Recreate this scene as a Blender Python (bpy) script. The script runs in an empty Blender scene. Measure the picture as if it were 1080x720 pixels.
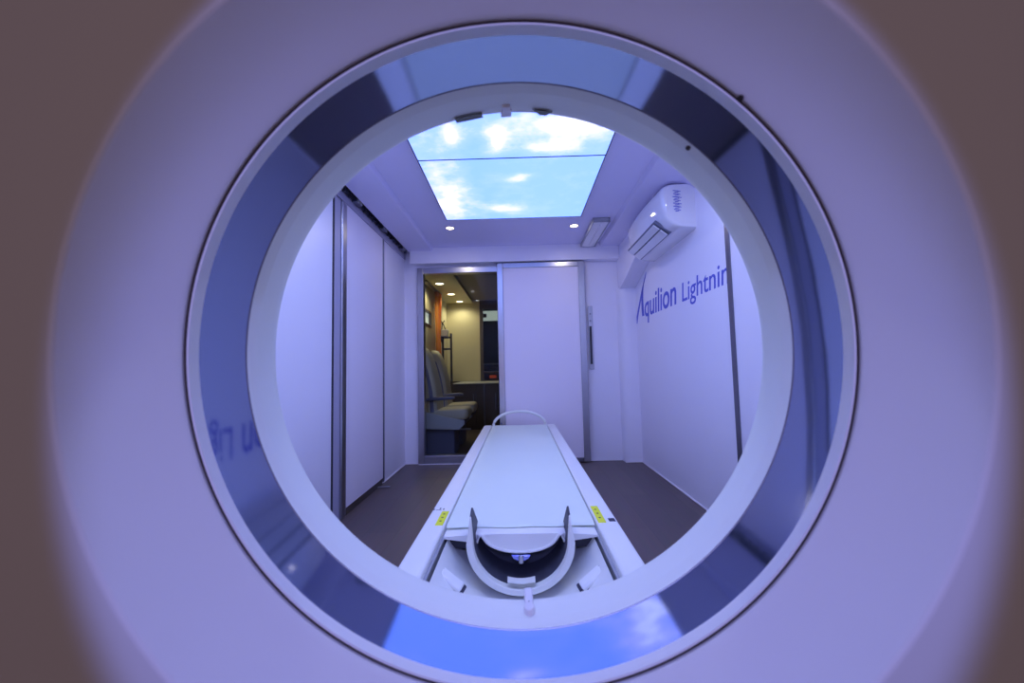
import bpy, bmesh, math, random
from mathutils import Vector, Matrix, Euler
random.seed(4)
C = bpy.context.scene.collection
PI = math.pi
sc = bpy.context.scene

# ------------------------------------------------------------------ materials
def new_mat(name):
    m = bpy.data.materials.new(name); m.use_nodes = True
    nt = m.node_tree
    return m, nt, nt.nodes['Principled BSDF']

def mat(name, col, rough=.5, metal=0., spec=.5, noise=0., nscale=30., bump=0., bscale=200., coat=0.):
    m, nt, b = new_mat(name)
    b.inputs['Base Color'].default_value = (*col, 1)
    b.inputs['Roughness'].default_value = rough
    b.inputs['Metallic'].default_value = metal
    b.inputs['Specular IOR Level'].default_value = spec
    b.inputs['Coat Weight'].default_value = coat
    tc = nt.nodes.new('ShaderNodeTexCoord')
    if noise:
        n = nt.nodes.new('ShaderNodeTexNoise'); n.inputs['Scale'].default_value = nscale
        n.inputs['Detail'].default_value = 4
        nt.links.new(tc.outputs['Object'], n.inputs['Vector'])
        mx = nt.nodes.new('ShaderNodeMix'); mx.data_type = 'RGBA'
        mx.inputs['A'].default_value = (*[c * (1 - noise) for c in col], 1)
        mx.inputs['B'].default_value = (*[min(1, c * (1 + noise)) for c in col], 1)
        nt.links.new(n.outputs['Fac'], mx.inputs['Factor'])
        nt.links.new(mx.outputs['Result'], b.inputs['Base Color'])
    if bump:
        n2 = nt.nodes.new('ShaderNodeTexNoise'); n2.inputs['Scale'].default_value = bscale
        nt.links.new(tc.outputs['Object'], n2.inputs['Vector'])
        bp = nt.nodes.new('ShaderNodeBump'); bp.inputs['Strength'].default_value = bump
        bp.inputs['Distance'].default_value = .002
        nt.links.new(n2.outputs['Fac'], bp.inputs['Height'])
        nt.links.new(bp.outputs['Normal'], b.inputs['Normal'])
    return m

def emit(name, col, s):
    m, nt, b = new_mat(name)
    b.inputs['Base Color'].default_value = (*col, 1)
    b.inputs['Emission Color'].default_value = (*col, 1)
    b.inputs['Emission Strength'].default_value = s
    return m

M = {}
M['wall'] = mat('lavender_white_wall_panel', (.87, .85, .94), .38, noise=.015, nscale=3, bump=.03, bscale=60)
M['door'] = mat('door_panel_white', (.88, .82, .90), .3, noise=.012, nscale=3)
M['ceil'] = mat('ceiling_panel', (.74, .715, .93), .5, noise=.015, nscale=4)
M['cover'] = mat('scanner_cover_plastic', (.86, .84, .86), .42, noise=.012, nscale=8, bump=.02, bscale=300)
M['lip'] = mat('bore_ring_plastic', (.86, .89, .84), .5, noise=.01, nscale=8)
M['seam'] = mat('rubber_seam', (.05, .035, .03), .7, noise=.2)
M['steel'] = mat('brushed_steel', (.50, .50, .55), .28, 1., noise=.06, nscale=20)
M['steel_dark'] = mat('dark_steel', (.22, .22, .27), .35, 1., noise=.06, nscale=20)  # darker steel for rails, strips and small fittings
M['jamb'] = mat('grey_lavender_jamb', (.42, .40, .52), .4, noise=.03)
M['dark'] = mat('dark_rubber', (.025, .025, .04), .6, noise=.2)
M['olive'] = mat('smoked_laser_window', (.10, .10, .08), .3, noise=.1)
M['couch'] = mat('couch_white_plastic', (.85, .87, .82), .35, noise=.012, nscale=6)
M['cushion'] = mat('pale_pad_vinyl', (.76, .85, .74), .45, noise=.02, nscale=5, bump=.05, bscale=90)
M['ivory'] = mat('ivory_plastic', (.80, .82, .74), .35, noise=.02)
M['black_lining'] = mat('black_foam_lining', (.05, .052, .075), .6, noise=.2, nscale=60)
M['grey'] = mat('grey_plastic', (.35, .36, .40), .45, noise=.05)
M['ac'] = mat('glossy_white_plastic', (.84, .83, .87), .07, noise=.01, coat=.3)
M['ac_slot'] = mat('shadow_grey_louver', (.16, .17, .24), .4, noise=.05)
M['blue_text'] = mat('blue_vinyl_lettering', (.09, .11, .60), .5, noise=.05)
M['yellow'] = mat('yellow_label', (.80, .85, .02), .5, noise=.08, nscale=120)
M['ink'] = mat('dark_ink', (.03, .03, .06), .6, noise=.1)
M['clip'] = mat('blue_metal_clip', (.30, .32, .75), .2, .9, noise=.05)
M['caulk'] = mat('white_sealant_bead', (.85, .82, .85), .4, noise=.03)
M['cream'] = mat('cream_wall_panel', (.62, .58, .40), .5, noise=.03)
M['brown'] = mat('dark_brown_laminate', (.07, .055, .045), .4, noise=.15)
M['ceil_dark'] = mat('taupe_ceiling', (.20, .17, .14), .6, noise=.05)
M['orange'] = mat('orange_curtain_cloth', (.85, .30, .04), .8, noise=.1)
M['beige'] = mat('beige_upholstery', (.62, .57, .42), .55, noise=.05, bump=.1, bscale=80)
M['navy'] = mat('slate_blue_upholstery', (.15, .16, .27), .55, noise=.06)
M['shell'] = mat('pale_seat_shell', (.55, .58, .62), .4, noise=.04)
M['spot'] = emit('warm_lamp_lens', (1., .80, .50), 14)
M['spot2'] = emit('cabin_lamp_lens', (1., .88, .58), 9)
M['night'] = mat('night_facade', (.02, .04, .055), .6, noise=.4, nscale=3)
M['litwin'] = emit('lit_office_strip', (.8, .9, .85), .55)
M['redglow'] = emit('red_reflection_glow', (1., .12, .03), .25)  # glow put into the colour for a red reflection

# floor: dark wood-effect vinyl planks
def floor_mat(name, c1, c2):
    m, nt, b = new_mat(name)
    tc = nt.nodes.new('ShaderNodeTexCoord')
    mp = nt.nodes.new('ShaderNodeMapping'); mp.inputs['Rotation'].default_value = (0, 0, PI / 2)
    br = nt.nodes.new('ShaderNodeTexBrick'); br.inputs['Scale'].default_value = 1
    br.inputs['Brick Width'].default_value = 1.2; br.inputs['Row Height'].default_value = .18
    br.inputs['Mortar Size'].default_value = .0015
    br.inputs['Color1'].default_value = (*c1, 1); br.inputs['Color2'].default_value = (*c2, 1)
    br.inputs['Mortar'].default_value = (*[c * .6 for c in c1], 1)
    nt.links.new(tc.outputs['Object'], mp.inputs['Vector']); nt.links.new(mp.outputs['Vector'], br.inputs['Vector'])
    mp2 = nt.nodes.new('ShaderNodeMapping'); mp2.inputs['Scale'].default_value = (40, 3, 1)
    n = nt.nodes.new('ShaderNodeTexNoise'); n.inputs['Scale'].default_value = 1; n.inputs['Detail'].default_value = 5
    nt.links.new(tc.outputs['Object'], mp2.inputs['Vector']); nt.links.new(mp2.outputs['Vector'], n.inputs['Vector'])
    mx = nt.nodes.new('ShaderNodeMix'); mx.data_type = 'RGBA'; mx.blend_type = 'MULTIPLY'
    mx.inputs['Factor'].default_value = .35
    nt.links.new(br.outputs['Color'], mx.inputs['A']); nt.links.new(n.outputs['Color'], mx.inputs['B'])
    nt.links.new(mx.outputs['Result'], b.inputs['Base Color'])
    b.inputs['Roughness'].default_value = .42
    return m
M['floor'] = floor_mat('dark_wood_vinyl_floor', (.15, .11, .10), (.125, .093, .088))

# tinted mirror-like scan window
def window_mat():
    m, nt, b = new_mat('tinted_glossy_scan_window')
    b.inputs['Base Color'].default_value = (.28, .32, .46, 1)
    b.inputs['Metallic'].default_value = .88
    b.inputs['Roughness'].default_value = .045
    b.inputs['IOR'].default_value = 1.5
    n = nt.nodes.new('ShaderNodeTexNoise'); n.inputs['Scale'].default_value = 6
    bp = nt.nodes.new('ShaderNodeBump'); bp.inputs['Strength'].default_value = .02; bp.inputs['Distance'].default_value = .01
    tc = nt.nodes.new('ShaderNodeTexCoord')
    nt.links.new(tc.outputs['Object'], n.inputs['Vector']); nt.links.new(n.outputs['Fac'], bp.inputs['Height'])
    nt.links.new(bp.outputs['Normal'], b.inputs['Normal'])
    return m
M['scanwin'] = window_mat()

def glass_mat():
    m, nt, b = new_mat('clear_door_glass'); out = nt.nodes['Material Output']
    nt.nodes.remove(b)
    tr = nt.nodes.new('ShaderNodeBsdfTransparent'); tr.inputs['Color'].default_value = (.86, .88, .86, 1)
    gl = nt.nodes.new('ShaderNodeBsdfGlossy'); gl.inputs['Roughness'].default_value = .02
    fr = nt.nodes.new('ShaderNodeFresnel'); fr.inputs['IOR'].default_value = 1.2
    mx = nt.nodes.new('ShaderNodeMixShader')
    nt.links.new(fr.outputs['Fac'], mx.inputs['Fac']); nt.links.new(tr.outputs[0], mx.inputs[1]); nt.links.new(gl.outputs[0], mx.inputs[2])
    nt.links.new(mx.outputs[0], out.inputs['Surface'])
    return m
M['glass'] = glass_mat()

# printed sky on the light panels (one continuous picture over both panels, in metres)
SKY_STR = 1.0
def sky_mat():
    m, nt, b = new_mat('printed_sky_light'); L = nt.links
    geo = nt.nodes.new('ShaderNodeNewGeometry')
    ns = nt.nodes.new('ShaderNodeTexNoise'); ns.inputs['Scale'].default_value = 6.5; ns.inputs['Detail'].default_value = 6
    ns.inputs['Roughness'].default_value = .62
    L.new(geo.outputs['Position'], ns.inputs['Vector'])
    sep = nt.nodes.new('ShaderNodeSeparateXYZ'); L.new(geo.outputs['Position'], sep.inputs[0])
    def M_(op, a, b_=None, clamp=False):
        n = nt.nodes.new('ShaderNodeMath'); n.operation = op; n.use_clamp = clamp
        for i, v in enumerate((a, b_)):
            if v is None: continue
            if isinstance(v, (int, float)): n.inputs[i].default_value = v
            else: L.new(v, n.inputs[i])
        return n.outputs[0]
    # clouds: x, y, radius x, radius y, weight
    blobs = [(.01, 2.56, .075, .045, .85), (.07, 2.50, .07, .04, .6), (-.06, 3.02, .16, .10, .95), (-.47, 2.70, .17, .42, .85),
             (-.50, 3.10, .18, .25, .35), (.22, 2.17, .20, .09, .95), (.10, 1.97, .36, .09, .8), (.38, 1.92, .18, .14, .7),
             (-.10, 2.12, .05, .12, .7), (-.33, 2.03, .04, .12, .7), (-.45, 2.12, .12, .2, .3), (.35, 1.55, .35, .14, .9), (-.45, 1.50, .25, .18, .8), (.15, 1.15, .3, .1, .8)]
    tot = None
    for (cx, cy, rx, ry, w) in blobs:
        dx = M_('DIVIDE', M_('SUBTRACT', sep.outputs[0], cx), rx); dy = M_('DIVIDE', M_('SUBTRACT', sep.outputs[1], cy), ry)
        d = M_('ADD', M_('MULTIPLY', dx, dx), M_('MULTIPLY', dy, dy))
        g = M_('MULTIPLY', M_('EXPONENT', M_('MULTIPLY', d, -.8)), w)
        tot = g if tot is None else M_('ADD', tot, g)
    nn = M_('MULTIPLY', M_('SUBTRACT', ns.outputs['Fac'], .5), 1.7)
    f = M_('ADD', tot, nn)
    rp = nt.nodes.new('ShaderNodeValToRGB'); L.new(f, rp.inputs[0])
    e = rp.color_ramp.elements
    e[0].position = .0; e[0].color = (.36, .68, 2.6, 1)
    e[1].position = 1.15; e[1].color = (1.5, 1.6, 2.6, 1)
    k = e.new(.40); k.color = (.46, .74, 2.6, 1)
    k = e.new(.78); k.color = (.88, .96, 2.6, 1)
    k = e.new(.58); k.color = (.64, .84, 2.6, 1)
    b.inputs['Base Color'].default_value = (.1, .1, .1, 1); b.inputs['Roughness'].default_value = .3
    L.new(rp.outputs[0], b.inputs['Emission Color']); b.inputs['Emission Strength'].default_value = SKY_STR
    return m
M['sky'] = sky_mat()

# ------------------------------------------------------------------ mesh helpers
def finish(name, bm, m, parent=None, smooth=True, bevel=0., seg=2, ang=35, loc=None):
    bmesh.ops.recalc_face_normals(bm, faces=bm.faces)
    off = Vector(loc) if loc is not None else (parent_world(parent) if parent else Vector((0, 0, 0)))
    for v in bm.verts: v.co -= off
    me = bpy.data.meshes.new(name); bm.to_mesh(me); bm.free()
    me.materials.append(m)
    for p in me.polygons: p.use_smooth = smooth
    o = bpy.data.objects.new(name, me); C.objects.link(o)
    if parent: o.parent = parent
    if loc is not None: o.location = loc
    if bevel:
        b = o.modifiers.new('bevel', 'BEVEL'); b.width = bevel; b.segments = seg; b.limit_method = 'ANGLE'; b.angle_limit = math.radians(ang)
    if smooth:
        try:
            w = o.modifiers.new('wn', 'WEIGHTED_NORMAL'); w.keep_sharp = True
            me.set_sharp_from_angle(angle=math.radians(ang))
        except Exception: pass
    return o
def parent_world(p):
    v = Vector(p.location)
    while p.parent: p = p.parent; v += Vector(p.location)
    return v
def box(bm, x0, x1, y0, y1, z0, z1, mtx=None):
    vs = [bm.verts.new((x, y, z)) for x in (x0, x1) for y in (y0, y1) for z in (z0, z1)]
    for q in ((0, 1, 3, 2), (4, 6, 7, 5), (0, 4, 5, 1), (2, 3, 7, 6), (0, 2, 6, 4), (1, 5, 7, 3)): bm.faces.new([vs[i] for i in q])
    if mtx:
        for v in vs: v.co = mtx @ v.co
    return vs
def prism(bm, pts, a0, a1, axis):
    """closed outline pts (2-D) extruded along axis from a0 to a1"""
    def P(p, a): return {'x': (a, p[0], p[1]), 'y': (p[0], a, p[1]), 'z': (p[0], p[1], a)}[axis]
    A = [bm.verts.new(P(p, a0)) for p in pts]; B = [bm.verts.new(P(p, a1)) for p in pts]
    n = len(pts)
    bm.faces.new(A); bm.faces.new(B[::-1])
    for i in range(n): bm.faces.new((A[i], B[i], B[(i + 1) % n], A[(i + 1) % n]))
def rings(bm, loops, closed=True, caps=False):
    R = [[bm.verts.new(p) for p in lp] for lp in loops]; n = len(loops[0])
    for a, b in zip(R, R[1:]):
        for i in range(n if closed else n - 1):
            bm.faces.new((a[i], a[(i + 1) % n], b[(i + 1) % n], b[i]))
    if caps: bm.faces.new(R[0]); bm.faces.new(R[-1][::-1])
    return R
def tube(bm, pts, r, n=12, flat=1.):
    pts = [Vector(p) for p in pts]; loops = []
    for i, p in enumerate(pts):
        t = (pts[min(i + 1, len(pts) - 1)] - pts[max(i - 1, 0)]).normalized()
        up = Vector((0, 0, 1)) if abs(t.z) < .9 else Vector((0, 1, 0))
        s = t.cross(up).normalized(); u = s.cross(t)
        rr = r[i] if isinstance(r, (list, tuple)) else r
        loops.append([p + s * math.cos(a) * rr + u * math.sin(a) * rr * flat for a in [2 * PI * k / n for k in range(n)]])
    rings(bm, loops, True, True)
def disc(bm, c, r, h, n=32, axis='z'):
    loops = []
    for a in (0, h):
        lp = []
        for k in range(n):
            t = 2 * PI * k / n; u, v = r * math.cos(t), r * math.sin(t)
            lp.append({'z': (c[0] + u, c[1] + v, c[2] + a), 'y': (c[0] + u, c[1] + a, c[2] + v), 'x': (c[0] + a, c[1] + u, c[2] + v)}[axis])
        loops.append(lp)
    rings(bm, loops, True, True)
def new(): return bmesh.new()
def B(name, m, parent, *boxes, bevel=0., **k):
    bm = new()
    for b in boxes: box(bm, *b)
    return finish(name, bm, m, parent, bevel=bevel, **k)
def thing(name, label, cat, loc=(0, 0, 0), group=None, kind=None):
    o = bpy.data.objects.new(name, None); C.objects.link(o); o.location = loc; o.empty_display_size = .1
    if kind: o['kind'] = kind
    else: o['label'] = label; o['category'] = cat
    if group: o['group'] = group
    return o
def tag(o, label, cat, group=None):
    o['label'] = label; o['category'] = cat
    if group: o['group'] = group
    return o
def struct(o): o['kind'] = 'structure'; return o

# ------------------------------------------------------------------ room shell
XL, XR, YB = -1.15, 1.168, 4.10
Y0 = .70     # room side of the added partition round the scanner
struct(B('floor', M['floor'], None, (-1.6, 1.6, -1.6, 7.6, -.06, 0)))
# left wall: near panel, strip beyond, back part; a door stands in it
struct(B('wall_left', M['wall'], None, (XL - .06, XL, Y0, 2.50, 0, 2.22), (XL - .06, XL, 3.425, YB, 0, 2.22),
         (XL - .06, XL - .035, 2.50, 3.425, 0, 2.22)))
struct(B('wall_right', M['wall'], None, (XR, XR + .06, Y0, YB, 0, 2.22)))
# back wall with an opening on the left
struct(B('wall_back', M['wall'], None, (XL - .06, -1.01, YB, YB + .08, 0, 2.22), (-1.01, -.19, YB, YB + .08, 1.96, 2.22),
         (-.19, XR + .06, YB, YB + .08, 0, 2.22), bevel=.002))
# partition added round the scanner to block room light from the rear
struct(B('wall_front_added', M['wall'], None, (-1.21, -.96, .60, .66, 0, 2.22), (.97, 1.23, .60, .66, 0, 2.22), (-.96, .97, .60, .66, 1.86, 2.22)))
# ceiling: raised centre with two lowered side bands
def ceiling():
    bm = new()
    pts = [(-1.085, 2.24), (-1.085, 2.120), (-.848, 2.118), (-.832, 2.150), (.822, 2.150), (.838, 2.118), (1.05, 2.118), (1.10, 2.110),
           (1.14, 2.090), (XR + .03, 2.04), (XR + .03, 2.24)]
    prism(bm, pts, .60, YB + .04, 'y')
    box(bm, -1.21, -1.07, .60, YB + .04, 2.20, 2.24)
    return struct(finish('ceiling', bm, M['ceil'], None, ang=20))
ceiling()
struct(B('trim_1', M['wall'], None, (-1.068, 1.018, 3.995, YB, 1.990, 2.152), bevel=.004))     # header over the doors
# corner pilaster, rounded
bm = new()
pts = [(1.168, 4.10), (1.0, 4.10), (1.0, 4.075), (1.005, 4.045), (1.02, 4.02), (1.05, 4.005), (1.09, 4.0), (1.168, 4.0)]
prism(bm, pts, 0, 1.70, 'z'); struct(finish('trim_2', bm, M['wall'], None, ang=50))
# sloped bulkhead in the right corner under the ceiling
bm = new(); prism(bm, [(4.10, 1.672), (4.02, 1.685), (3.20, 1.94), (3.20, 2.12), (4.10, 2.12)], 1.02, XR, 'x')
struct(finish('trim_3', bm, M['wall'], None, bevel=.006))
# sealant beads along the floor
struct(B('baseboard_left', M['caulk'], None, (XL, XL + .008, 3.44, YB, 0, .010), bevel=.003))
struct(B('baseboard_right', M['caulk'], None, (XR - .008, XR, Y0, 4.0, 0, .010), bevel=.003))
struct(B('baseboard_back', M['caulk'], None, (XL, -1.02, YB - .008, YB, 0, .009), (.675, 1.0, YB - .008, YB, 0, .009), (1.0, XR, 3.992, 4.0, 0, .009), bevel=.003))
B('sill_bead', M['caulk'], None, (-1.01, -.19, 4.062, 4.068, 0, .008)).name = 'baseboard_sill'
struct(bpy.data.objects['baseboard_sill'])

# fixed glazed door frame on the left of the back wall
d1 = thing('door_1', None, None, (-.6, 4.10, 0), kind='structure')
B('door_frame', M['steel'], d1, (-1.012, -.952, 4.07, 4.16, 0, 1.965), (-.952, -.14, 4.07, 4.16, 1.905, 1.965), (-.952, -.14, 4.07, 4.16, 0.0, .085),
  (-.20, -.14, 4.09, 4.16, .085, 1.905), bevel=.004)
B('glass_pane', M['glass'], d1, (-.952, -.20, 4.112, 4.118, .085, 1.905))
# sliding door, shut side
d2 = thing('door_2', None, None, (.24, 4.05, 0), kind='structure')
B('door_panel', M['door'], d2, (-.14, .612, 4.030, 4.062, .05, 1.930))
B('door_frame', M['steel'], d2, (-.20, -.14, 4.022, 4.066, .01, 1.982), (-.14, .612, 4.022, 4.066, 1.930, 1.982), (.612, .676, 4.022, 4.066, .01, 1.982), bevel=.005)
B('bottom_rail', M['steel_dark'], d2, (-.14, .612, 4.026, 4.066, .01, .05), bevel=.003)
hp = B('door_handle', M['steel'], d2, (.706, .752, 4.088, 4.0995, .90, 1.535), bevel=.003)
B('handle_slot', M['dark'], hp, (.715, .738, 4.082, 4.0905, .95, 1.33), bevel=.004)
bm = new(); disc(bm, (.727, 4.078, 1.385), .009, .012, 20, 'y'); disc(bm, (.727, 4.078, 1.455), .009, .012, 20, 'y'); finish('lock_cylinder', bm, M['steel_dark'], hp)
# sliding door in the left wall
d3 = thing('door_3', None, None, (XL, 3.0, 0), kind='structure')
B('door_panel', M['door'], d3, (XL - .03, XL + .012, 2.672, 3.398, .05, 2.055), bevel=.002)
B('door_jamb', M['jamb'], d3, (XL - .03, XL + .004, 2.512, 2.60, .0, 2.055), bevel=.004)
B('edge_strip', M['steel'], d3, (XL - .03, XL + .016, 2.60, 2.672, .0, 2.055), bevel=.006)
B('edge_strip', M['steel_dark'], d3, (XL - .03, XL + .018, 3.398, 3.424, .02, 2.055), bevel=.004)
B('shadow_gap', M['dark'], d3, (XL - .03, XL + .002, 2.488, 2.512, 0, 2.12))
B('bottom_guide', M['brown'], d3, (XL - .03, XL + .006, 2.672, 3.398, .0, .045))
g = B('floor_guide', M['steel'], d3, (XL + .0, XL + .10, 3.285, 3.305, .001, .012), bevel=.002)
# steel strip on the right wall
struct(B('trim_4', M['steel_dark'], None, (XR - .006, XR, 2.205, 2.250, 0, 2.03), bevel=.002))

# track over the left door
t = thing('door_track', 'dark sliding door track with rollers above the left wall door', 'track', (XL + .03, 3.2, 2.06))
B('rail', M['dark'], t, (XL, XL + .055, Y0 + .05, YB - .01, 2.150, 2.195), bevel=.002)
B('fascia', M['jamb'], t, (XL, XL + .012, Y0 + .05, YB - .01, 2.060, 2.115), bevel=.002)
bm = new()
y = 2.05; k = 0
while y < 4.06:
    box(bm, XL + .012, XL + .034, y, y + .020, 2.112 + .010 * (k % 2), 2.150); y += .045; k += 1
box(bm, XL + .012, XL + .020, 2.05, 4.06, 2.122, 2.150); finish('toothed_belt', bm, M['steel_dark'], t, smooth=False)
for y in (2.75, 3.30, 3.86):
    h = B('hanger', M['steel_dark'], t, (XL + .012, XL + .05, y, y + .09, 2.105, 2.15), bevel=.004)
    bm = new()
    disc(bm, (XL + .05, y + .02, 2.12), .015, .006, 16, 'x'); disc(bm, (XL + .05, y + .07, 2.12), .015, .006, 16, 'x')
    finish('roller', bm, M['grey'], h)

# ------------------------------------------------------------------ sky panels
for i, (y0, y1, lab) in enumerate(((2.285, 3.225, 'glowing ceiling panel printed with sky, the one nearer the doors'),
                                   (1.340, 2.277, 'glowing ceiling panel printed with sky, beyond the thin seam, nearer the scanner ring'),
                                   (.78, 1.332, 'added glowing sky ceiling panel right above the scanner, unseen beyond the top of the view'))):
    s = thing('sky_light_panel', lab, 'ceiling light', (-.015, (y0 + y1) / 2, 2.14), 'printed sky panels in the ceiling')  # third panel is added out of view to brighten the room
    B('diffuser', M['sky'], s, (-.556, .526, y0, y1, 2.138, 2.148))
    B('frame', M['dark'], s, (-.561, -.556, y0 - .004, y1 + .004, 2.135, 2.1495), (.526, .531, y0 - .004, y1 + .004, 2.135, 2.1495),
      (-.561, .531, y0 - .004, y0, 2.136, 2.1495), (-.561, .531, y1, y1 + .004, 2.136, 2.1495))
# downlights
def downlight(x, y, z, r, lab, mlens, group, ring=M['caulk']):
    s = thing('downlight', lab, 'downlight', (x, y, z), group)
    bm = new(); lo = []
    for rr, zz in ((r * .72, z - .002), (r * .75, z - .006), (r * .95, z - .006), (r, z - .001), (r, z + .004), (r * .72, z + .004)):
        lo.append([(x + rr * math.cos(a), y + rr * math.sin(a), zz) for a in [2 * PI * k / 32 for k in range(32)]])
    rings(bm, lo + [lo[0]]); bmesh.ops.remove_doubles(bm, verts=bm.verts, dist=1e-5)
    finish('trim_ring', bm, ring, s)
    bm = new(); disc(bm, (x, y, z - .003), r * .73, .004); finish('lens', bm, mlens, s)
    return s
downlight(-.568, 3.44, 2.15, .042, 'small round warm ceiling spotlight below the left corner of the sky panel', M['spot'], 'room downlights')
downlight(.506, 3.47, 2.15, .042, 'small round warm ceiling spotlight beside the slim rectangular ceiling fixture', M['spot'], 'room downlights')
for x, y, lab in ((-.70, 1.95, 'added unseen small round ceiling spotlight left of the sky panel nearer the scanner'), (.68, 1.95, 'added unseen small round ceiling spotlight right of the sky panel nearer the scanner'),
                  (-.70, 1.10, 'added unseen small round ceiling spotlight above the scanner, on the left'), (.68, 1.10, 'added unseen small round ceiling spotlight above the scanner, on the right')):
    downlight(x, y, 2.15, .042, lab, M['spot'], 'room downlights')  # these four are added out of view to brighten the room
# slim rectangular fixture
s = thing('ceiling_fixture', 'slim rectangular translucent ceiling fixture right of the round spotlight', 'ceiling fixture', (.71, 3.65, 2.12))
B('frame', M['grey'], s, (.640, .650, 3.30, 3.985, 2.112, 2.149), (.770, .780, 3.30, 3.985, 2.112, 2.149), (.640, .780, 3.30, 3.312, 2.112, 2.149), (.640, .780, 3.973, 3.985, 2.112, 2.149), bevel=.003)
bm = new(); prism(bm, [(.650, 2.149), (.650, 2.116), (.69, 2.108), (.73, 2.108), (.770, 2.116), (.770, 2.149)], 3.312, 3.973, 'y')
finish('cover', bm, M['ac'], s)
bm = new(); tube(bm, [(.71, 3.34, 2.105), (.71, 3.94, 2.105)], .006, 10); finish('rib', bm, M['ac'], s)

# ------------------------------------------------------------------ air conditioner
ac = thing('air_conditioner', 'white wall mounted air conditioner high on the right wall above the blue lettering', 'air conditioner', (XR, 3.0, 1.80))
prof = [(1.168, 2.105), (1.02, 2.105), (.975, 2.100), (.945, 2.085), (.930, 2.060), (.930, 2.035), (.934, 1.995), (.941, 1.945), (.949, 1.905),
        (.960, 1.874), (.985, 1.842), (1.018, 1.822), (1.07, 1.808), (1.168, 1.800)]
bm = new(); cxp, czp = 1.168, 1.955
lo = []
for yy, s_ in ((2.600, .80), (2.603, .90), (2.615, .965), (2.640, 1.), (2.75, 1.), (2.86, 1.), (2.95, 1.), (3.04, 1.), (3.13, 1.), (3.24, 1.), (3.33, 1.), (3.400, 1.), (3.425, .965), (3.437, .90), (3.440, .80)):
    bow = .026 * ((yy - 3.02) / .42) ** 2
    lo.append([(cxp + (px - cxp) * (1 - (1 - s_) * .55 - bow / .235), yy, czp + (pz - czp) * (1 - (1 - s_) * .5)) for px, pz in prof])
rings(bm, lo, True, True)
finish('casing', bm, M['ac'], ac, ang=50)
def onprof(t0, t1, y0, y1, dx, th):
    # a thin slab lying along the lower front curve of the casing
    P0, P1 = Vector((.952, 0, 1.880)), Vector((1.045, 0, 1.812))
    d = (P1 - P0); n = Vector((d.z, 0, -d.x)).normalized()
    a = P0 + d * t0; b = P0 + d * t1
    bm = new(); pts = [a + n * dx, b + n * dx, b + n * (dx + th), a + n * (dx + th)]
    prism(bm, [(p.x, p.z) for p in pts], y0, y1, 'y'); return bm
sg = 1
def slab(name, m, t0, t1, y0, y1, out, th):
    # choose the outward direction (towards the room, downwards)
    P0, P1 = Vector((.952, 0, 1.880)), Vector((1.045, 0, 1.812))
    d = (P1 - P0); n = Vector((-abs(d.z), 0, -abs(d.x))).normalized()
    a = P0 + d * t0; b = P0 + d * t1
    bm = new(); prism(bm, [(p.x, p.z) for p in (a + n * (out - th), b + n * (out - th), b + n * out, a + n * out)], y0, y1, 'y')
    return finish(name, bm, m, ac, bevel=.002)
slab('outlet', M['ac_slot'], -.18, 1.0, 2.70, 3.36, .012, .02)
slab('louver', M['ac'], -.10, .34, 2.715, 3.345, .026, .008)
slab('louver', M['ac'], .42, .92, 2.715, 3.345, .026, .008)
for y in (2.86, 3.03, 3.20): slab('louver_divider', M['ac_slot'], -.10, .95, y, y + .008, .022, .012)
# vertical dark script on the near end (unreadable in the photograph)
bm = new(); z = 2.055
rnd = random.Random(7)
for k in range(7):
    w = .030 + .016 * rnd.random(); xx = 1.045
    tube(bm, [(xx - w * .5, 2.5985, z), (xx + w * .4, 2.5985, z - .003), (xx + w * .5, 2.5985, z - .011), (xx - w * .2, 2.5985, z - .013)], .0022, 6)
    tube(bm, [(xx + w * .3, 2.5985, z - .002), (xx + w * .9, 2.5985, z - .008)], .0018, 6)
    z -= .021
finish('end_lettering', bm, M['blue_text'], ac)

# ------------------------------------------------------------------ blue wall lettering
def text_bm(s, bold, y_start, y_end, z_base, zscale, shear=0.):
    """text on the right wall reading towards -y; x-height scaled by zscale, stretched between y_start and y_end"""
    cu = bpy.data.curves.new('t', 'FONT'); cu.body = s; cu.size = 1.; cu.shear = shear; cu.offset = bold
    o = bpy.data.objects.new('t', cu); C.objects.link(o)
    bpy.context.view_layer.update()
    dg = bpy.context.evaluated_depsgraph_get()
    me = bpy.data.meshes.new_from_object(o.evaluated_get(dg))
    bm = new(); bm.from_mesh(me)
    bpy.data.objects.remove(o); bpy.data.meshes.remove(me)
    xs = [v.co.x for v in bm.verts]; x0, x1 = min(xs), max(xs)
    for v in bm.verts:
        u = (v.co.x - x0) / (x1 - x0)
        v.co = Vector((XR - .0012, y_start + (y_end - y_start) * u, z_base + v.co.y * zscale))
    ex = bmesh.ops.extrude_face_region(bm, geom=bm.faces[:])
    for e_ in ex['geom']:
        if isinstance(e_, bmesh.types.BMVert): e_.co.x = XR + .0005
    return bm
ln = thing('wall_lettering', 'blue Aquilion Lightning lettering on the right wall below the air conditioner', 'lettering', (XR, 3.1, 1.37))
finish('word', text_bm('quilion', .012, 3.742, 2.985, 1.372, .272, .12), M['blue_text'], ln, smooth=False)
finish('word', text_bm('Lightnin', .004, 2.885, 2.235, 1.368, .190, .10), M['blue_text'], ln, smooth=False)
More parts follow.
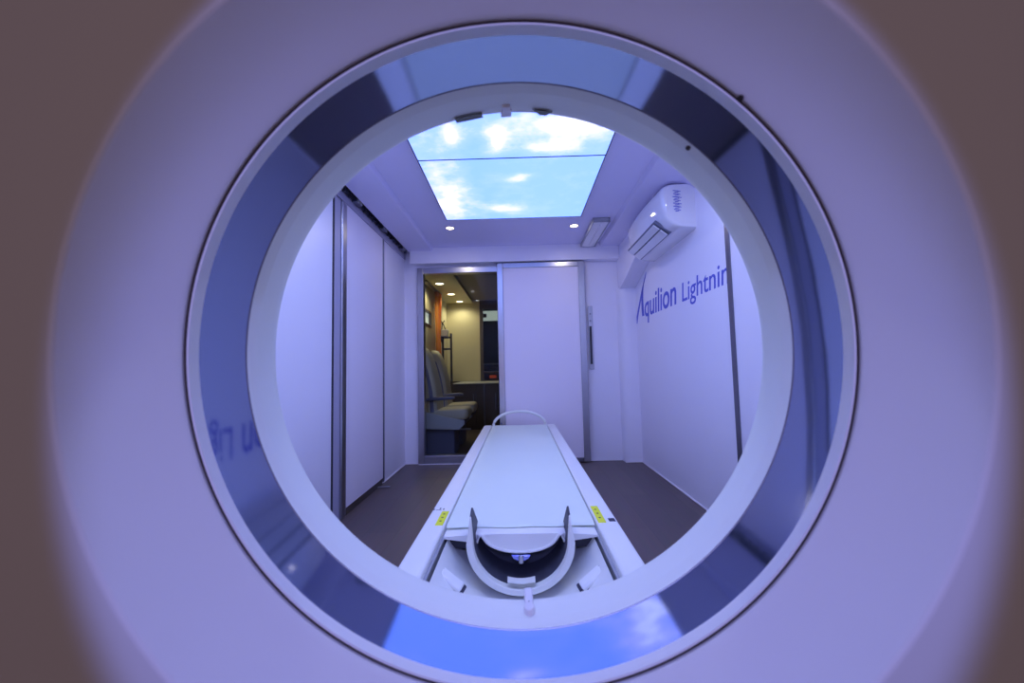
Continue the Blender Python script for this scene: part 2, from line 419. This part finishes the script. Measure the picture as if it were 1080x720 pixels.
# the tall swash A, two strokes
bm = new()
def stroke(pts):
    a = []; b_ = []
    for (y, z, w) in pts: a.append((y + w, z)); b_.append((y - w, z))
    L_ = a + b_[::-1]
    f = [bm.verts.new((XR - .0015, p[0], p[1])) for p in L_]; n = len(a)
    for i in range(n - 1): bm.faces.new((f[i], f[i + 1], f[2 * n - 2 - i], f[2 * n - 1 - i]))
stroke([(4.000, 1.335, .012), (3.975, 1.40, .026), (3.920, 1.47, .026), (3.850, 1.555, .022), (3.770, 1.65, .016), (3.690, 1.72, .008), (3.655, 1.765, .003)])
stroke([(3.790, 1.385, .030), (3.800, 1.46, .032), (3.800, 1.54, .028), (3.780, 1.61, .018), (3.740, 1.68, .010), (3.660, 1.762, .003)])
ex = bmesh.ops.extrude_face_region(bm, geom=bm.faces[:])
for e_ in ex['geom']:
    if isinstance(e_, bmesh.types.BMVert): e_.co.x = XR + .0005
finish('swash_letter', bm, M['blue_text'], ln, smooth=False)

# ------------------------------------------------------------------ CT scanner (bore seen from its rear)
EYE = Vector((0, 0, .92))
ax = Vector((-.0138, 1, .0216)).normalized(); EYE = EYE + Vector((.0091, 0, .0173))
rt = ax.cross(Vector((0, 0, 1))).normalized(); upg = rt.cross(ax)
def G(R, d, a):  # a = angle clockwise from the top
    return EYE + ax * d + rt * (R * math.sin(a)) + upg * (R * math.cos(a))
NS = 192
def outline(a, kx=.985, ku=.965, kd=.885, n=6.):
    c, s_ = math.cos(a), math.sin(a); ky = ku if c > 0 else kd
    return 1. / ((abs(s_) / kx) ** n + (abs(c) / ky) ** n) ** (1 / n)
def ringloop(R, d, mixr=0.):
    lo = []
    for k in range(NS):
        a = 2 * PI * k / NS; o_ = outline(a)
        rr = R if mixr == 0 else (R * (1 - mixr) + o_ * mixr)
        lo.append(G(rr, d, a))
    return lo
ct = thing('ct_scanner', 'large white body scanner ring with glossy blue inner band, framing the whole view', 'medical scanner', (0, .55, 0))
def lathe(name, m, prof, parent=ct, closed=False, **k):
    bm = new(); lo = [ringloop(*p) for p in prof]
    if closed: lo.append(lo[0])
    rings(bm, lo)
    if closed: bmesh.ops.remove_doubles(bm, verts=bm.verts, dist=1e-6)
    return finish(name, bm, m, parent, **k)
# rear cover: funnel from the seam out to a rolled edge, then the flat face and the sides
P = [(.3922, .500), (.3922, .4730), (.3934, .4690)]
c0, c1 = (.3960, .4650), (.4430, .3860)
for i in range(9):
    t_ = i / 8; P.append((c0[0] + (c1[0] - c0[0]) * t_, c0[1] + (c1[1] - c0[1]) * t_ + .004 * math.sin(PI * t_)))
a0 = math.radians(60); rr_ = .008     # rolled edge
for i in range(1, 11):
    a = math.radians(60) * i / 10
    # start tangent points outward/back at 30 degrees from the axis, ends radial
    P.append((c1[0] + rr_ * (math.cos(math.radians(30)) - math.cos(math.radians(30) + a)), c1[1] - rr_ * (math.sin(math.radians(30) + a) - math.sin(math.radians(30)))))
P += [(.50, P[-1][1] - .0005), (.62, P[-1][1] - .001)]
dface = P[-1][1]
P += [(.62, dface, .5), (.62, dface, .95), (.62, dface + .008, .985), (.62, dface + .03, 1.), (.62, .56, 1.)]
lathe('rear_cover', M['cover'], P, ang=60)
lathe('seam_gasket', M['seam'], [(.3893, .480), (.3895, .4735), (.3905, .4722), (.3924, .4735), (.3924, .485)])
lathe('bore_bezel', M['cover'], [(.3895, .480), (.3895, .4735), (.3875, .4745), (.3885, .480), (.3900, .4935), (.3925, .4945)], ang=60)
lathe('scan_window', M['scanwin'], [(.3905, .492), (.3905, .584)])
lathe('window_edge', M['steel_dark'], [(.3906, .5805), (.3898, .5810), (.3892, .5835)])
lathe('bore_lip', M['lip'], [(.3925, .5800), (.3900, .5812), (.3892, .5828), (.3868, .6000), (.3870, .6020), (.3878, .6350), (.3895, .6480), (.3925, .6570), (.398, .664), (.41, .669)], ang=50)
lathe('front_cover', M['cover'], [(.41, .669), (.44, .685), (.49, .702), (.55, .712), (.60, .715), (.60, .715, .5), (.60, .712, .95), (.60, .70, .985), (.60, .68, 1.), (.60, .56, 1.)], ang=60)
def ontube(name, m, a0, a1, d0, d1, h, R=.3868, parent=ct, na=6, round_=0., **k):
    """raised patch on the inside of the bore"""
    bm = new(); lo = []
    for (dd, hh) in ((d0, -.002), (d0, h), (d1, h), (d1, -.002)):
        lo.append([G(R - hh, dd, a0 + (a1 - a0) * i / na) for i in range(na + 1)])
    rings(bm, lo + [lo[0]], closed=False); bmesh.ops.remove_doubles(bm, verts=bm.verts, dist=1e-7)
    bmesh.ops.holes_fill(bm, edges=bm.edges)
    return finish(name, bm, m, parent, **k)
r_ = math.radians
# smoked laser windows high in the bore, small fittings at top and bottom
w = new(); q = [G(.3862, .652, r_(-14.0)), G(.3862, .640, r_(-14.2)), G(.3862, .640, r_(-7.6)), G(.3862, .652, r_(-7.4))]
lo = [[p for p in q], [p + (EYE + ax * .645 - p).normalized() * .0015 for p in q]]
rings(w, lo, True, True); finish('laser_window', w, M['olive'], ct)
w = new(); q = [G(.3862, .637, r_(4.6)), G(.3862, .650, r_(6.5)), G(.3862, .650, r_(8.0)), G(.3862, .638, r_(9.4))]
lo = [[p for p in q], [p + (EYE + ax * .645 - p).normalized() * .0015 for p in q]]
rings(w, lo, True, True); finish('laser_window', w, M['olive'], ct)
tn = ontube('bore_clip', M['caulk'], r_(-3.0), r_(-.4), .640, .656, .0035, bevel=.002)
ontube('bore_clip_base', M['cover'], r_(-2.7), r_(-.7), .628, .642, .004, bevel=.001, parent=tn)
bc = ontube('bore_clip', M['cover'], r_(178.1), r_(180.0), .628, .668, .007, bevel=.0025)
bm = new(); loA = []
for (hh, sc_) in ((-.002, 1.), (.004, 1.), (.008, .85), (.0095, .5)):
    loA.append([])
    for k in range(24):
        th = 2 * PI * k / 24
        u = math.cos(th) * .0085 * sc_; v = math.sin(th) * .013 * sc_
        loA[-1].append(G(.3875 - hh, .6185 + v, r_(179.05) + u / .387))
rings(bm, loA, True, True); finish('round_button', bm, M['cover'], bc)
bm = new(); disc(bm, (0, 0, 0), .001, .0008, 12)
for v in bm.verts: v.co += G(.3775, .626, r_(179.05))
finish('pin_hole', bm, M['grey'], bc)
for (R_, d_, a_) in ((.3925, .4700, 43), (.3882, .5900, 41.5)):
    bm = new(); disc(bm, (0, 0, 0), .0035, .002, 14)
    cpos = G(R_, d_, r_(a_)); nrm = (EYE + ax * (d_ - .1) - cpos).normalized()
    mt = Matrix.Translation(cpos) @ nrm.to_track_quat('Z', 'Y').to_matrix().to_4x4()
    for v in bm.verts: v.co = mt @ v.co
    finish('cover_latch', bm, M['seam'], ct)

# ------------------------------------------------------------------ patient couch
CX = -.008
cc = thing('patient_couch', 'long white patient couch pointing at the scanner from the back doors', 'patient couch', (CX, 2.4, 0))
bm = new()
box(bm, CX - .30, CX + .30, .95, 3.80, .02, .22)
finish('base', bm, M['couch'], cc, bevel=.01)
for sx, yl in ((-1, 1), (1, 1)):
    bm = new()
    o_ = [(.255, .20), (.255, .396), (.262, .401), (.318, .401), (.330, .395), (.336, .380), (.336, .10), (.32, .08), (.30, .08), (.30, .20)]
    prism(bm, [(CX + sx * a, b_) for a, b_ in o_], .93, 3.845, 'y'); finish('side_rail', bm, M['couch'], cc, bevel=.003)
    B('rail_channel', M['grey'], cc, (min(CX + sx * .246, CX + sx * .2552), max(CX + sx * .246, CX + sx * .2552), .95, 3.82, .26, .380))
B('end_panel', M['couch'], cc, (CX - .255, CX + .255, 3.80, 3.845, .10, .398), bevel=.006)
# curved inner tray
bm = new(); lo = []
for y in (.94, 1.1, 1.25, 1.38, 1.50, 1.60):
    lp = []
    for k in range(25):
        u = -1 + k / 12; zz = .372 - .152 * (1 - abs(u) ** 2.2)
        if y < 1.1: zz -= .02
        lp.append((CX + u * .238, y, zz))
    lo.append(lp)
lo2 = [[(p[0], p[1], p[2] - .02) for p in lp] for lp in lo]
rings(bm, lo, False); rings(bm, lo2, False)
finish('tray', bm, M['couch'], cc, ang=60)
B('tray_wall', M['dark'], cc, (CX - .245, CX + .245, 1.60, 1.615, .22, .36))
for sx in (-1, 1):
    mt = Matrix.Translation((CX + sx * .198, 1.195, .326)) @ Matrix.Rotation(sx * r_(10), 4, 'Z') @ Matrix.Rotation(sx * r_(-34), 4, 'Y')
    bm = new(); box(bm, -.046, .046, -.0185, .0185, -.012, .006, mt); b_ = finish('release_recess', bm, M['ink'], cc, bevel=.004)
    bm = new(); box(bm, -.037, .037, -.020, .020, -.006, .009, mt); finish('release_pad', bm, M['couch'], b_, bevel=.005)
# tabletop: flat top, curved belly, pale front end
def belly(k, n=60, W=.248, wi=.119):
    x = -W + 2 * W * k / n; a = abs(x)
    if a <= wi: return x, .386 - .052 * math.sqrt(max(0, 1 - (x / wi) ** 2))
    if a < .140: return x, .386
    return x, .364 + .014 * (a - .140) / (W - .140)
bm = new(); lo = []
for y, sh in ((1.345, 1.), (1.350, 0.), (1.42, 0.), (3.80, 0.)):
    top = [(CX + x, y, (.396 if abs(x) < .2 else .389) - .003 * sh) for x in (.246, .15, 0, -.15, -.246)]
    bot = [(CX + x, y, z + .002 * sh) for x, z in [belly(k) for k in range(61)]]
    lo.append(top + bot)
rings(bm, lo, True, True); finish('tabletop', bm, M['couch'], cc, ang=40)
bm = new(); pts = []
for k in range(61):
    x, z = belly(k)
    if abs(x) <= .142: pts.append((CX + x, 1.343, z + .004))
tube(bm, pts, .005, 8); finish('front_rim', bm, M['couch'], cc)
for sx in (-1, 1):
    x0, x1 = sorted((CX + sx * .246, CX + sx * .15)); B('under_edge_shade', M['dark'], cc, (x0, x1, 1.37, 1.43, .340, .364))  # dark blocks stand for the shade under the tabletop wings
# U-shaped head holder under the tabletop end
def U(r, zc, ztop, y, n=36, flare=0., bot=0.):
    """U outline; flare moves the tips sideways, bot lifts the bottom"""
    pts = [(CX - r - flare, y, ztop)]
    for k in range(n + 1):
        a = PI * k / n; pts.append((CX - r * math.cos(a), y, zc - (r * .92 - bot) * math.sin(a)))
    pts.append((CX + r + flare, y, ztop)); return pts
bm = new()
outer_n = U(.164, .395, .440, 1.262, flare=-.008); outer_f = U(.162, .395, .472, 1.290, flare=-.008)
inner_n = U(.143, .400, .440, 1.262, flare=.006, bot=-.006); inner_f = U(.144, .400, .472, 1.290, flare=.006, bot=-.005)
rings(bm, [outer_n, inner_n, inner_f, outer_f, outer_n], closed=False)
bmesh.ops.remove_doubles(bm, verts=bm.verts, dist=1e-6); bmesh.ops.holes_fill(bm, edges=bm.edges)
hh = finish('head_holder', bm, M['ivory'], cc, bevel=.004, ang=50)
bm = new()
oA, iA = U(.1600, .397, .472, 1.288, flare=-.006), U(.1440, .400, .472, 1.288, flare=.004, bot=-.004)
oB, iB = U(.1575, .397, .486, 1.318, flare=-.004), U(.1440, .400, .486, 1.318, flare=.004, bot=-.004)
oC, iC = U(.1570, .397, .390, 1.430), U(.1440, .400, .390, 1.430, bot=-.004)
rings(bm, [oA, oB, oC, iC, iB, iA, oA], closed=False)
bmesh.ops.remove_doubles(bm, verts=bm.verts, dist=1e-6); bmesh.ops.holes_fill(bm, edges=bm.edges)
bk = U(.1450, .398, .330, 1.425, bot=0); bk = [(p[0], p[1], min(p[2], .362)) for p in bk[1:-1]]; bm.faces.new([bm.verts.new(p) for p in bk])
finish('lining', bm, M['black_lining'], hh)
bm = new()
lo = []
for y, zz in ((1.268, .2765), (1.300, .2785)):
    lo.append([(CX - .042 + .084 * k / 8, y, zz - .0 + .006 * ((k - 4) / 4) ** 2) for k in range(9)])
rings(bm, lo, False); lo = [[(p[0], p[1], p[2] - .008) for p in l_] for l_ in lo]; rings(bm, lo, False)
finish('base_plate', bm, M['ivory'], hh)
bm = new(); prism(bm, [(CX - .032, .331), (CX + .032, .331), (CX + .026, .319), (CX + .010, .311), (CX - .010, .311), (CX - .026, .319)], 1.335, 1.355, 'y')
ck = finish('locking_clip', bm, M['clip'], hh, bevel=.003)
B('clip_tongue', M['steel'], ck, (CX - .008, CX + .008, 1.329, 1.338, .306, .332), bevel=.003)
# labels on the rails
for sx, y0, y1 in ((-1, 1.405, 1.54), (1, 1.405, 1.57)):
    x0, x1 = sorted((CX + sx * .262, CX + sx * .288))
    lb = B('warning_label', M['yellow'], cc, (x0, x1, y0, y1, .4005, .4018))
    for k in range(3):
        xx = (x0 + x1) / 2; yy = y0 + (y1 - y0) * (.25 + .25 * k)
        B('print_mark', M['ink'], lb, (xx - .004, xx + .003, yy, yy + .008, .4015, .4022))
bm = new()
for dx, dy, w_, h_ in ((0, 0, .02, .004), (.004, .012, .006, .012), (-.018, .004, .006, .010), (.018, .004, .005, .012)):
    box(bm, CX - .305 + dx - w_ / 2, CX - .305 + dx + w_ / 2, 1.555 + dy, 1.555 + dy + h_, .4008, .4014)
finish('rail_symbol', bm, M['ink'], cc)
bm = new()
box(bm, CX + .300, CX + .322, 1.415, 1.445, .4008, .4014); box(bm, CX + .278, CX + .288, 1.42, 1.432, .4008, .4014)
finish('rail_symbol', bm, M['ink'], cc)
# arched handle at the far end
bm = new(); pts = []
for k in range(25):
    a = PI * k / 24; pts.append((CX + .243 * math.cos(a), 3.86, .395 + .128 * math.sin(a)))
tube(bm, pts, .013, 12); hd = finish('foot_end_handle', bm, M['couch'], cc)
bm = new(); disc(bm, (CX - .17, 3.842, .415), .010, .01, 16, 'y'); finish('handle_button', bm, M['navy'], hd)
# pad
bm = new(); lo = []
for y, zt in ((1.395, .399), (1.400, .404), (1.412, .408), (1.44, .4090), (1.50, .409), (2.4, .409), (3.75, .409), (3.815, .405), (3.822, .399)):
    lp = []
    for k in range(21):
        u = -1 + k / 10; x = CX + u * .247
        e = .006 * abs(u) ** 12
        wav = .0025 * math.sin(u * 9) * (1 if y < 1.42 else 0)
        lp.append((x, y + wav - (.010 * (1 - u * u) if y < 1.42 else 0), max(.3972, zt - e - (.004 * (1 - u * u) if y > 1.4 else 0))))
    lo.append(lp + [(CX + .247, y, .3965), (CX - .247, y, .3965)])
rings(bm, lo, True, True)
tag(finish('couch_pad', bm, M['cushion'], None, ang=60, loc=(CX, 2.6, .3965)), 'long pale blue pad lying on the white patient couch', 'mattress pad')

# ------------------------------------------------------------------ cabin beyond the glass
struct(B('wall_cabin_left', M['cream'], None, (-1.34, -1.28, YB + .08, 5.35, 0, 2.30), (-1.34, -1.28, 5.95, 7.30, 0, 2.30),
         (-1.34, -1.28, 5.35, 5.95, 0, 1.56), (-1.34, -1.28, 5.35, 5.95, 1.78, 2.30)))
struct(B('wall_cabin_end', M['cream'], None, (-1.34, -.69, 7.30, 7.36, .72, 2.30)))
struct(B('wall_cabin_right', M['brown'], None, (.40, .46, YB + .08, 7.30, 0, 2.30), (-.69, .46, 7.30, 7.36, 0, .70), (-1.34, -.69, 7.30, 7.36, 0, .72), (-.69, .46, 7.30, 7.36, 2.04, 2.30)))
struct(B('ceiling_cabin', M['ceil_dark'], None, (-1.34, .46, YB + .08, 7.36, 2.17, 2.30)))
struct(B('trim_5', M['cream'], None, (-1.28, -.80, YB + .08, 7.30, 2.12, 2.172), bevel=.004))
w1 = thing('window_1', None, None, (-.2, 7.33, .7), kind='structure')
B('window_frame', M['brown'], w1, (-.69, -.63, 7.29, 7.35, .70, 2.04), (-.69, .40, 7.29, 7.35, .70, .73), (-.69, .40, 7.29, 7.35, 2.01, 2.04), (-.69, .40, 7.29, 7.34, .86, .88), (-.10, -.06, 7.29, 7.35, .7, 2.04))
B('pane', M['glass'], w1, (-.63, .40, 7.318, 7.324, .73, 2.01))
w2 = thing('window_2', None, None, (-1.3, 5.65, 1.56), kind='structure')
B('window_frame', M['brown'], w2, (-1.33, -1.27, 5.35, 5.37, 1.56, 1.78), (-1.33, -1.27, 5.93, 5.95, 1.56, 1.78), (-1.33, -1.27, 5.37, 5.93, 1.56, 1.585), (-1.33, -1.27, 5.37, 5.93, 1.755, 1.78))
B('pane', M['litwin'], w2, (-1.32, -1.31, 5.37, 5.93, 1.585, 1.755))
nb = thing('office_building', 'dark night building with a lit white strip seen through the far cabin window', 'building', (-.3, 8.6, 0))
B('facade', M['night'], nb, (-2.2, 1.6, 8.6, 9.0, 0, 3.2))
B('lit_window', M['litwin'], nb, (-.84, -.20, 8.58, 8.60, 1.95, 2.16))
B('sign_board', M['brown'], nb, (-.83, -.66, 8.56, 8.585, 2.02, 2.10))
B('ledge', M['shell'], nb, (-.85, .2, 8.50, 8.60, 1.02, 1.05), (-.85, .2, 8.50, 8.60, .86, .89), bevel=.004)
B('window_row', M['brown'], nb, (-.80, -.66, 8.57, 8.60, .92, 1.0), (-.60, -.46, 8.57, 8.60, .92, 1.0))
B('red_reflection', M['redglow'], nb, (-.62, -.48, 8.57, 8.60, .74, .80))  # glowing block stands for a red reflection
# low cabinets
cb = thing('low_cabinet', 'dark brown low cabinet with grey top edge below the far cabin window', 'cabinet', (-.3, 6.7, 0))
B('body', M['brown'], cb, (-1.02, .35, 6.36, 7.28, 0, .70), bevel=.004)
B('worktop', M['shell'], cb, (-1.03, .36, 6.33, 7.285, .70, .718), bevel=.004)
for k in range(4):
    x0 = -1.01 + k * .34
    d_ = B('cabinet_door', M['brown'], cb, (x0, x0 + .33, 6.345, 6.362, .06, .69), bevel=.003)
    B('door_pull', M['steel_dark'], d_, (x0 + .29, x0 + .305, 6.33, 6.346, .30, .55), bevel=.003)
B('corner_post', M['steel_dark'], cb, (-.56, -.535, 6.335, 6.35, 0, .70), bevel=.004)
# curtain
cu = thing('window_curtain', 'narrow orange curtain drawn beside the cabin side window', 'curtain', (-1.2, 6.14, 1.0))
bm = new(); lo = []
for z, a, yo in ((2.10, .030, 0), (1.8, .026, -.02), (1.5, .018, -.03), (1.44, .012, -.03), (1.3, .020, -.02), (1.0, .026, 0)):
    lp = []
    for k in range(41):
        lp.append((-1.205 + a * math.sin(k * 1.05), 6.0 + .28 * k / 40 + yo, z))
    lo.append(lp)
rings(bm, lo, False)
c_ = finish('cloth', bm, M['orange'], cu); so = c_.modifiers.new('s', 'SOLIDIFY'); so.thickness = .004
B('curtain_rail', M['steel_dark'], cu, (-1.22, -1.19, 5.3, 6.35, 2.10, 2.118), bevel=.003)
# wall fitting with dark upright frame
ib = thing('wall_rack', 'dark upright rack with pale control box on the cabin side wall', 'rack', (-1.16, 6.35, .75))
B('upright', M['dark'], ib, (-1.20, -1.17, 6.350, 6.380, .72, 1.46), bevel=.004)
B('upright', M['dark'], ib, (-1.07, -1.04, 6.350, 6.380, .72, 1.50), bevel=.004)
B('crossbar', M['dark'], ib, (-1.24, -1.04, 6.355, 6.375, 1.42, 1.45), bevel=.003)
B('crossbar', M['dark'], ib, (-1.20, -1.04, 6.355, 6.375, 1.24, 1.27), bevel=.003)
B('mounting_bracket', M['dark'], ib, (-1.28, -1.17, 6.350, 6.380, 1.36, 1.46), bevel=.003)
B('mounting_bracket', M['dark'], ib, (-1.28, -1.17, 6.350, 6.380, .8, .84), bevel=.003)
bx_ = B('control_box', M['shell'], ib, (-1.24, -1.10, 6.330, 6.40, 1.452, 1.56), bevel=.01)
bm = new(); tube(bm, [(-1.20, 6.360, 1.56), (-1.19, 6.350, 1.66), (-1.15, 6.340, 1.70)], .008, 8); tube(bm, [(-1.14, 6.360, 1.56), (-1.17, 6.350, 1.64), (-1.21, 6.340, 1.70)], .008, 8)
finish('cable', bm, M['dark'], bx_)

# seats facing +x
def loft_box(bm, secs):
    rings(bm, secs, True, True)
def rrect(cx, cy, hx, hy, r, n=4):
    pts = []
    for (sx, sy, a0) in ((1, 1, 0), (-1, 1, PI / 2), (-1, -1, PI), (1, -1, 3 * PI / 2)):
        for k in range(n + 1):
            a = a0 + PI / 2 * k / n
            pts.append((cx + sx * (hx - r) + r * math.cos(a), cy + sy * (hy - r) + r * math.sin(a)))
    return pts
def seat(yc, lab):
    s = thing('passenger_seat', lab, 'seat', (-.85, yc, 0), 'beige cabin seats behind the glass')
    bm = new(); secs = []
    for z, k in ((.375, .90), (.385, .97), (.42, 1.), (.465, .99), (.485, .93), (.490, .80)):
        secs.append([(x, y, z + .05 * (x + .56) * (-1) * .0 + (.012 if x > -.65 else 0)) for x, y in rrect(-.83, yc, .265 * k, .225 * k, .06 * k)])
    loft_box(bm, secs); cs = finish('seat_cushion', bm, M['beige'], s, ang=60)
    bm = new()
    for x in (-.90, -.76):
        tube(bm, [(x, yc - .19, .489), (x, yc + .19, .489)], .004, 6)
    finish('cushion_seam', bm, M['navy'], cs)
    bm = new(); prism(bm, [(-1.10, .50), (-1.10, .30), (-.66, .28), (-.60, .34), (-.60, .38), (-.80, .42)], yc - .245, yc - .228, 'y')
    finish('side_shell', bm, M['shell'], s, bevel=.005)
    bm = new(); box(bm, -1.08, -.60, yc - .222, yc + .222, .33, .375); finish('seat_pan', bm, M['navy'], s, bevel=.01)
    bm = new(); box(bm, -1.03, -.72, yc - .17, yc + .17, .0, .33); finish('pedestal', bm, M['navy'], s, bevel=.01)
    # backrest: curved, beige with slate centre
    def back(w0, w1, th, off, m, nm, top):
        bm = new(); secs = []
        for i in range(13):
            t_ = i / 12; z = .47 + (top - .47) * t_
            xc = -.955 - .14 * t_ + .03 * math.sin(PI * t_) + off
            w = (w0 + (w1 - w0) * t_) * (1 - .25 * max(0, (t_ - .85) / .15) ** 2)
            tt = th * (1 - .5 * max(0, (t_ - .85) / .15) ** 2)
            secs.append([(x, y, z) for x, y in rrect(xc, yc, tt, w, min(tt, w) * .7)])
        loft_box(bm, secs); return finish(nm, bm, m, s, ang=60)
    bk_ = back(.225, .150, .060, 0, M['beige'], 'backrest', 1.18)
    back(.231, .157, .026, .004, M['navy'], 'side_band', 1.13)
    bm = new(); tube(bm, [(-1.03, yc - .245, .60), (-.95, yc - .25, .615), (-.74, yc - .25, .625), (-.70, yc - .25, .62)], [.020, .028, .028, .02], 12, .7)
    finish('armrest', bm, M['navy'], s)
    return s
seat(4.66, 'beige cabin seat with slate armrest, nearer of the two behind the glass')
seat(5.30, 'beige cabin seat behind the first one, beside the orange curtain')
B('x', M['steel'], None, (-1.0, -.60, 4.97, 4.99, .20, .22)).name = 'seat_floor_bar'
tag(bpy.data.objects['seat_floor_bar'], 'thin metal bar joining the bases of the two cabin seats', 'bar')
for (x, y, lab) in ((-1.07, 5.55, 'round cabin ceiling lamp nearest the glass'), (-1.045, 6.35, 'round cabin ceiling lamp in the middle of the row of three'),
                    (-1.01, 7.05, 'round cabin ceiling lamp nearest the far cream wall')):
    downlight(x, y, 2.12, .075, lab, M['spot2'], 'cabin ceiling lamps', M['shell'])

# ------------------------------------------------------------------ lights
def area(name, loc, rot, sx, sy, e, col):
    l = bpy.data.lights.new(name, 'AREA'); l.shape = 'RECTANGLE'; l.size = sx; l.size_y = sy; l.energy = e; l.color = col
    o = bpy.data.objects.new(name, l); C.objects.link(o); o.location = loc; o.rotation_euler = rot; return o
def spot(name, loc, e, col, size=1.6, tgt=None):
    l = bpy.data.lights.new(name, 'SPOT'); l.energy = e; l.color = col; l.spot_size = size; l.spot_blend = .6; l.shadow_soft_size = .03
    o = bpy.data.objects.new(name, l); C.objects.link(o); o.location = loc; return o
LAMPS = [(-.568, 3.44), (.506, 3.47), (-.70, 1.95), (.68, 1.95), (-.70, 1.10), (.68, 1.10)]  # first two are the visible fittings, last four added to brighten the room
for x, y in LAMPS:
    l = area('downlight_lamp', (x, y, 2.141), (0, 0, 0), .06, .06, 1.0 if y > 3 else 2.5, (1., .90, .86) if y > 3 else (.68, .76, 1.)); l.data.shape = 'DISK'
for (x, y) in ((-1.07, 5.55), (-1.045, 6.35), (-1.01, 7.05)):
    spot('cabin_beam', (x, y, 2.10), 12, (1, .86, .55), 2.7)
area('added_rear_lamp', (0, -1.9, 1.3), (r_(90), 0, 0), 2.2, 1.6, 7, (1., .70, .80))  # added unseen warm lamp behind the camera, lights the rear cover

bl = spot('added_funnel_spot', (0, -1.8, 2.12), 150, (.29, .33, 1.), r_(20.7)); bl.data.spot_blend = .12; bl.data.shadow_soft_size = .02  # added unseen blue spot behind the camera, brightens the funnel
bl.rotation_euler = (Vector((.008, .385, .945)) - Vector(bl.location)).to_track_quat('-Z', 'Y').to_euler()
w_ = bpy.data.worlds.new('world'); sc.world = w_; w_.use_nodes = True
bg = w_.node_tree.nodes['Background']; bg.inputs[0].default_value = (.5, .38, .40, 1); bg.inputs[1].default_value = .04

# ------------------------------------------------------------------ camera
yaw, pitch, roll = r_(.9), r_(3.86), r_(1.3)
Mc = Matrix.Rotation(yaw, 3, 'Z') @ Matrix.Rotation(pitch, 3, 'X') @ Matrix.Rotation(roll, 3, 'Y')
right, fwd, up = Mc.col[0], Mc.col[1], Mc.col[2]
cam = bpy.data.cameras.new('camera'); co = bpy.data.objects.new('camera', cam); C.objects.link(co)
m4 = Matrix(((right[0], up[0], -fwd[0], 0), (right[1], up[1], -fwd[1], 0), (right[2], up[2], -fwd[2], .92), (0, 0, 0, 1)))
co.matrix_world = m4
cam.sensor_fit = 'HORIZONTAL'; cam.sensor_width = 36; cam.lens = 430 / 1080 * 36; cam.clip_start = .02; cam.clip_end = 60
cam.dof.use_dof = True; cam.dof.focus_distance = 3.0; cam.dof.aperture_fstop = 4.5
sc.camera = co

sc.view_settings.view_transform = 'Standard'; sc.view_settings.look = 'None'
sc.view_settings.exposure = 0; sc.view_settings.gamma = 1; sc.view_settings.use_curve_mapping = False
sc.cycles.use_denoising = True
sc.cycles.max_bounces = 14; sc.cycles.diffuse_bounces = 8; sc.cycles.glossy_bounces = 6; sc.cycles.transparent_max_bounces = 12
sc.cycles.sample_clamp_indirect = 6; sc.cycles.caustics_reflective = False
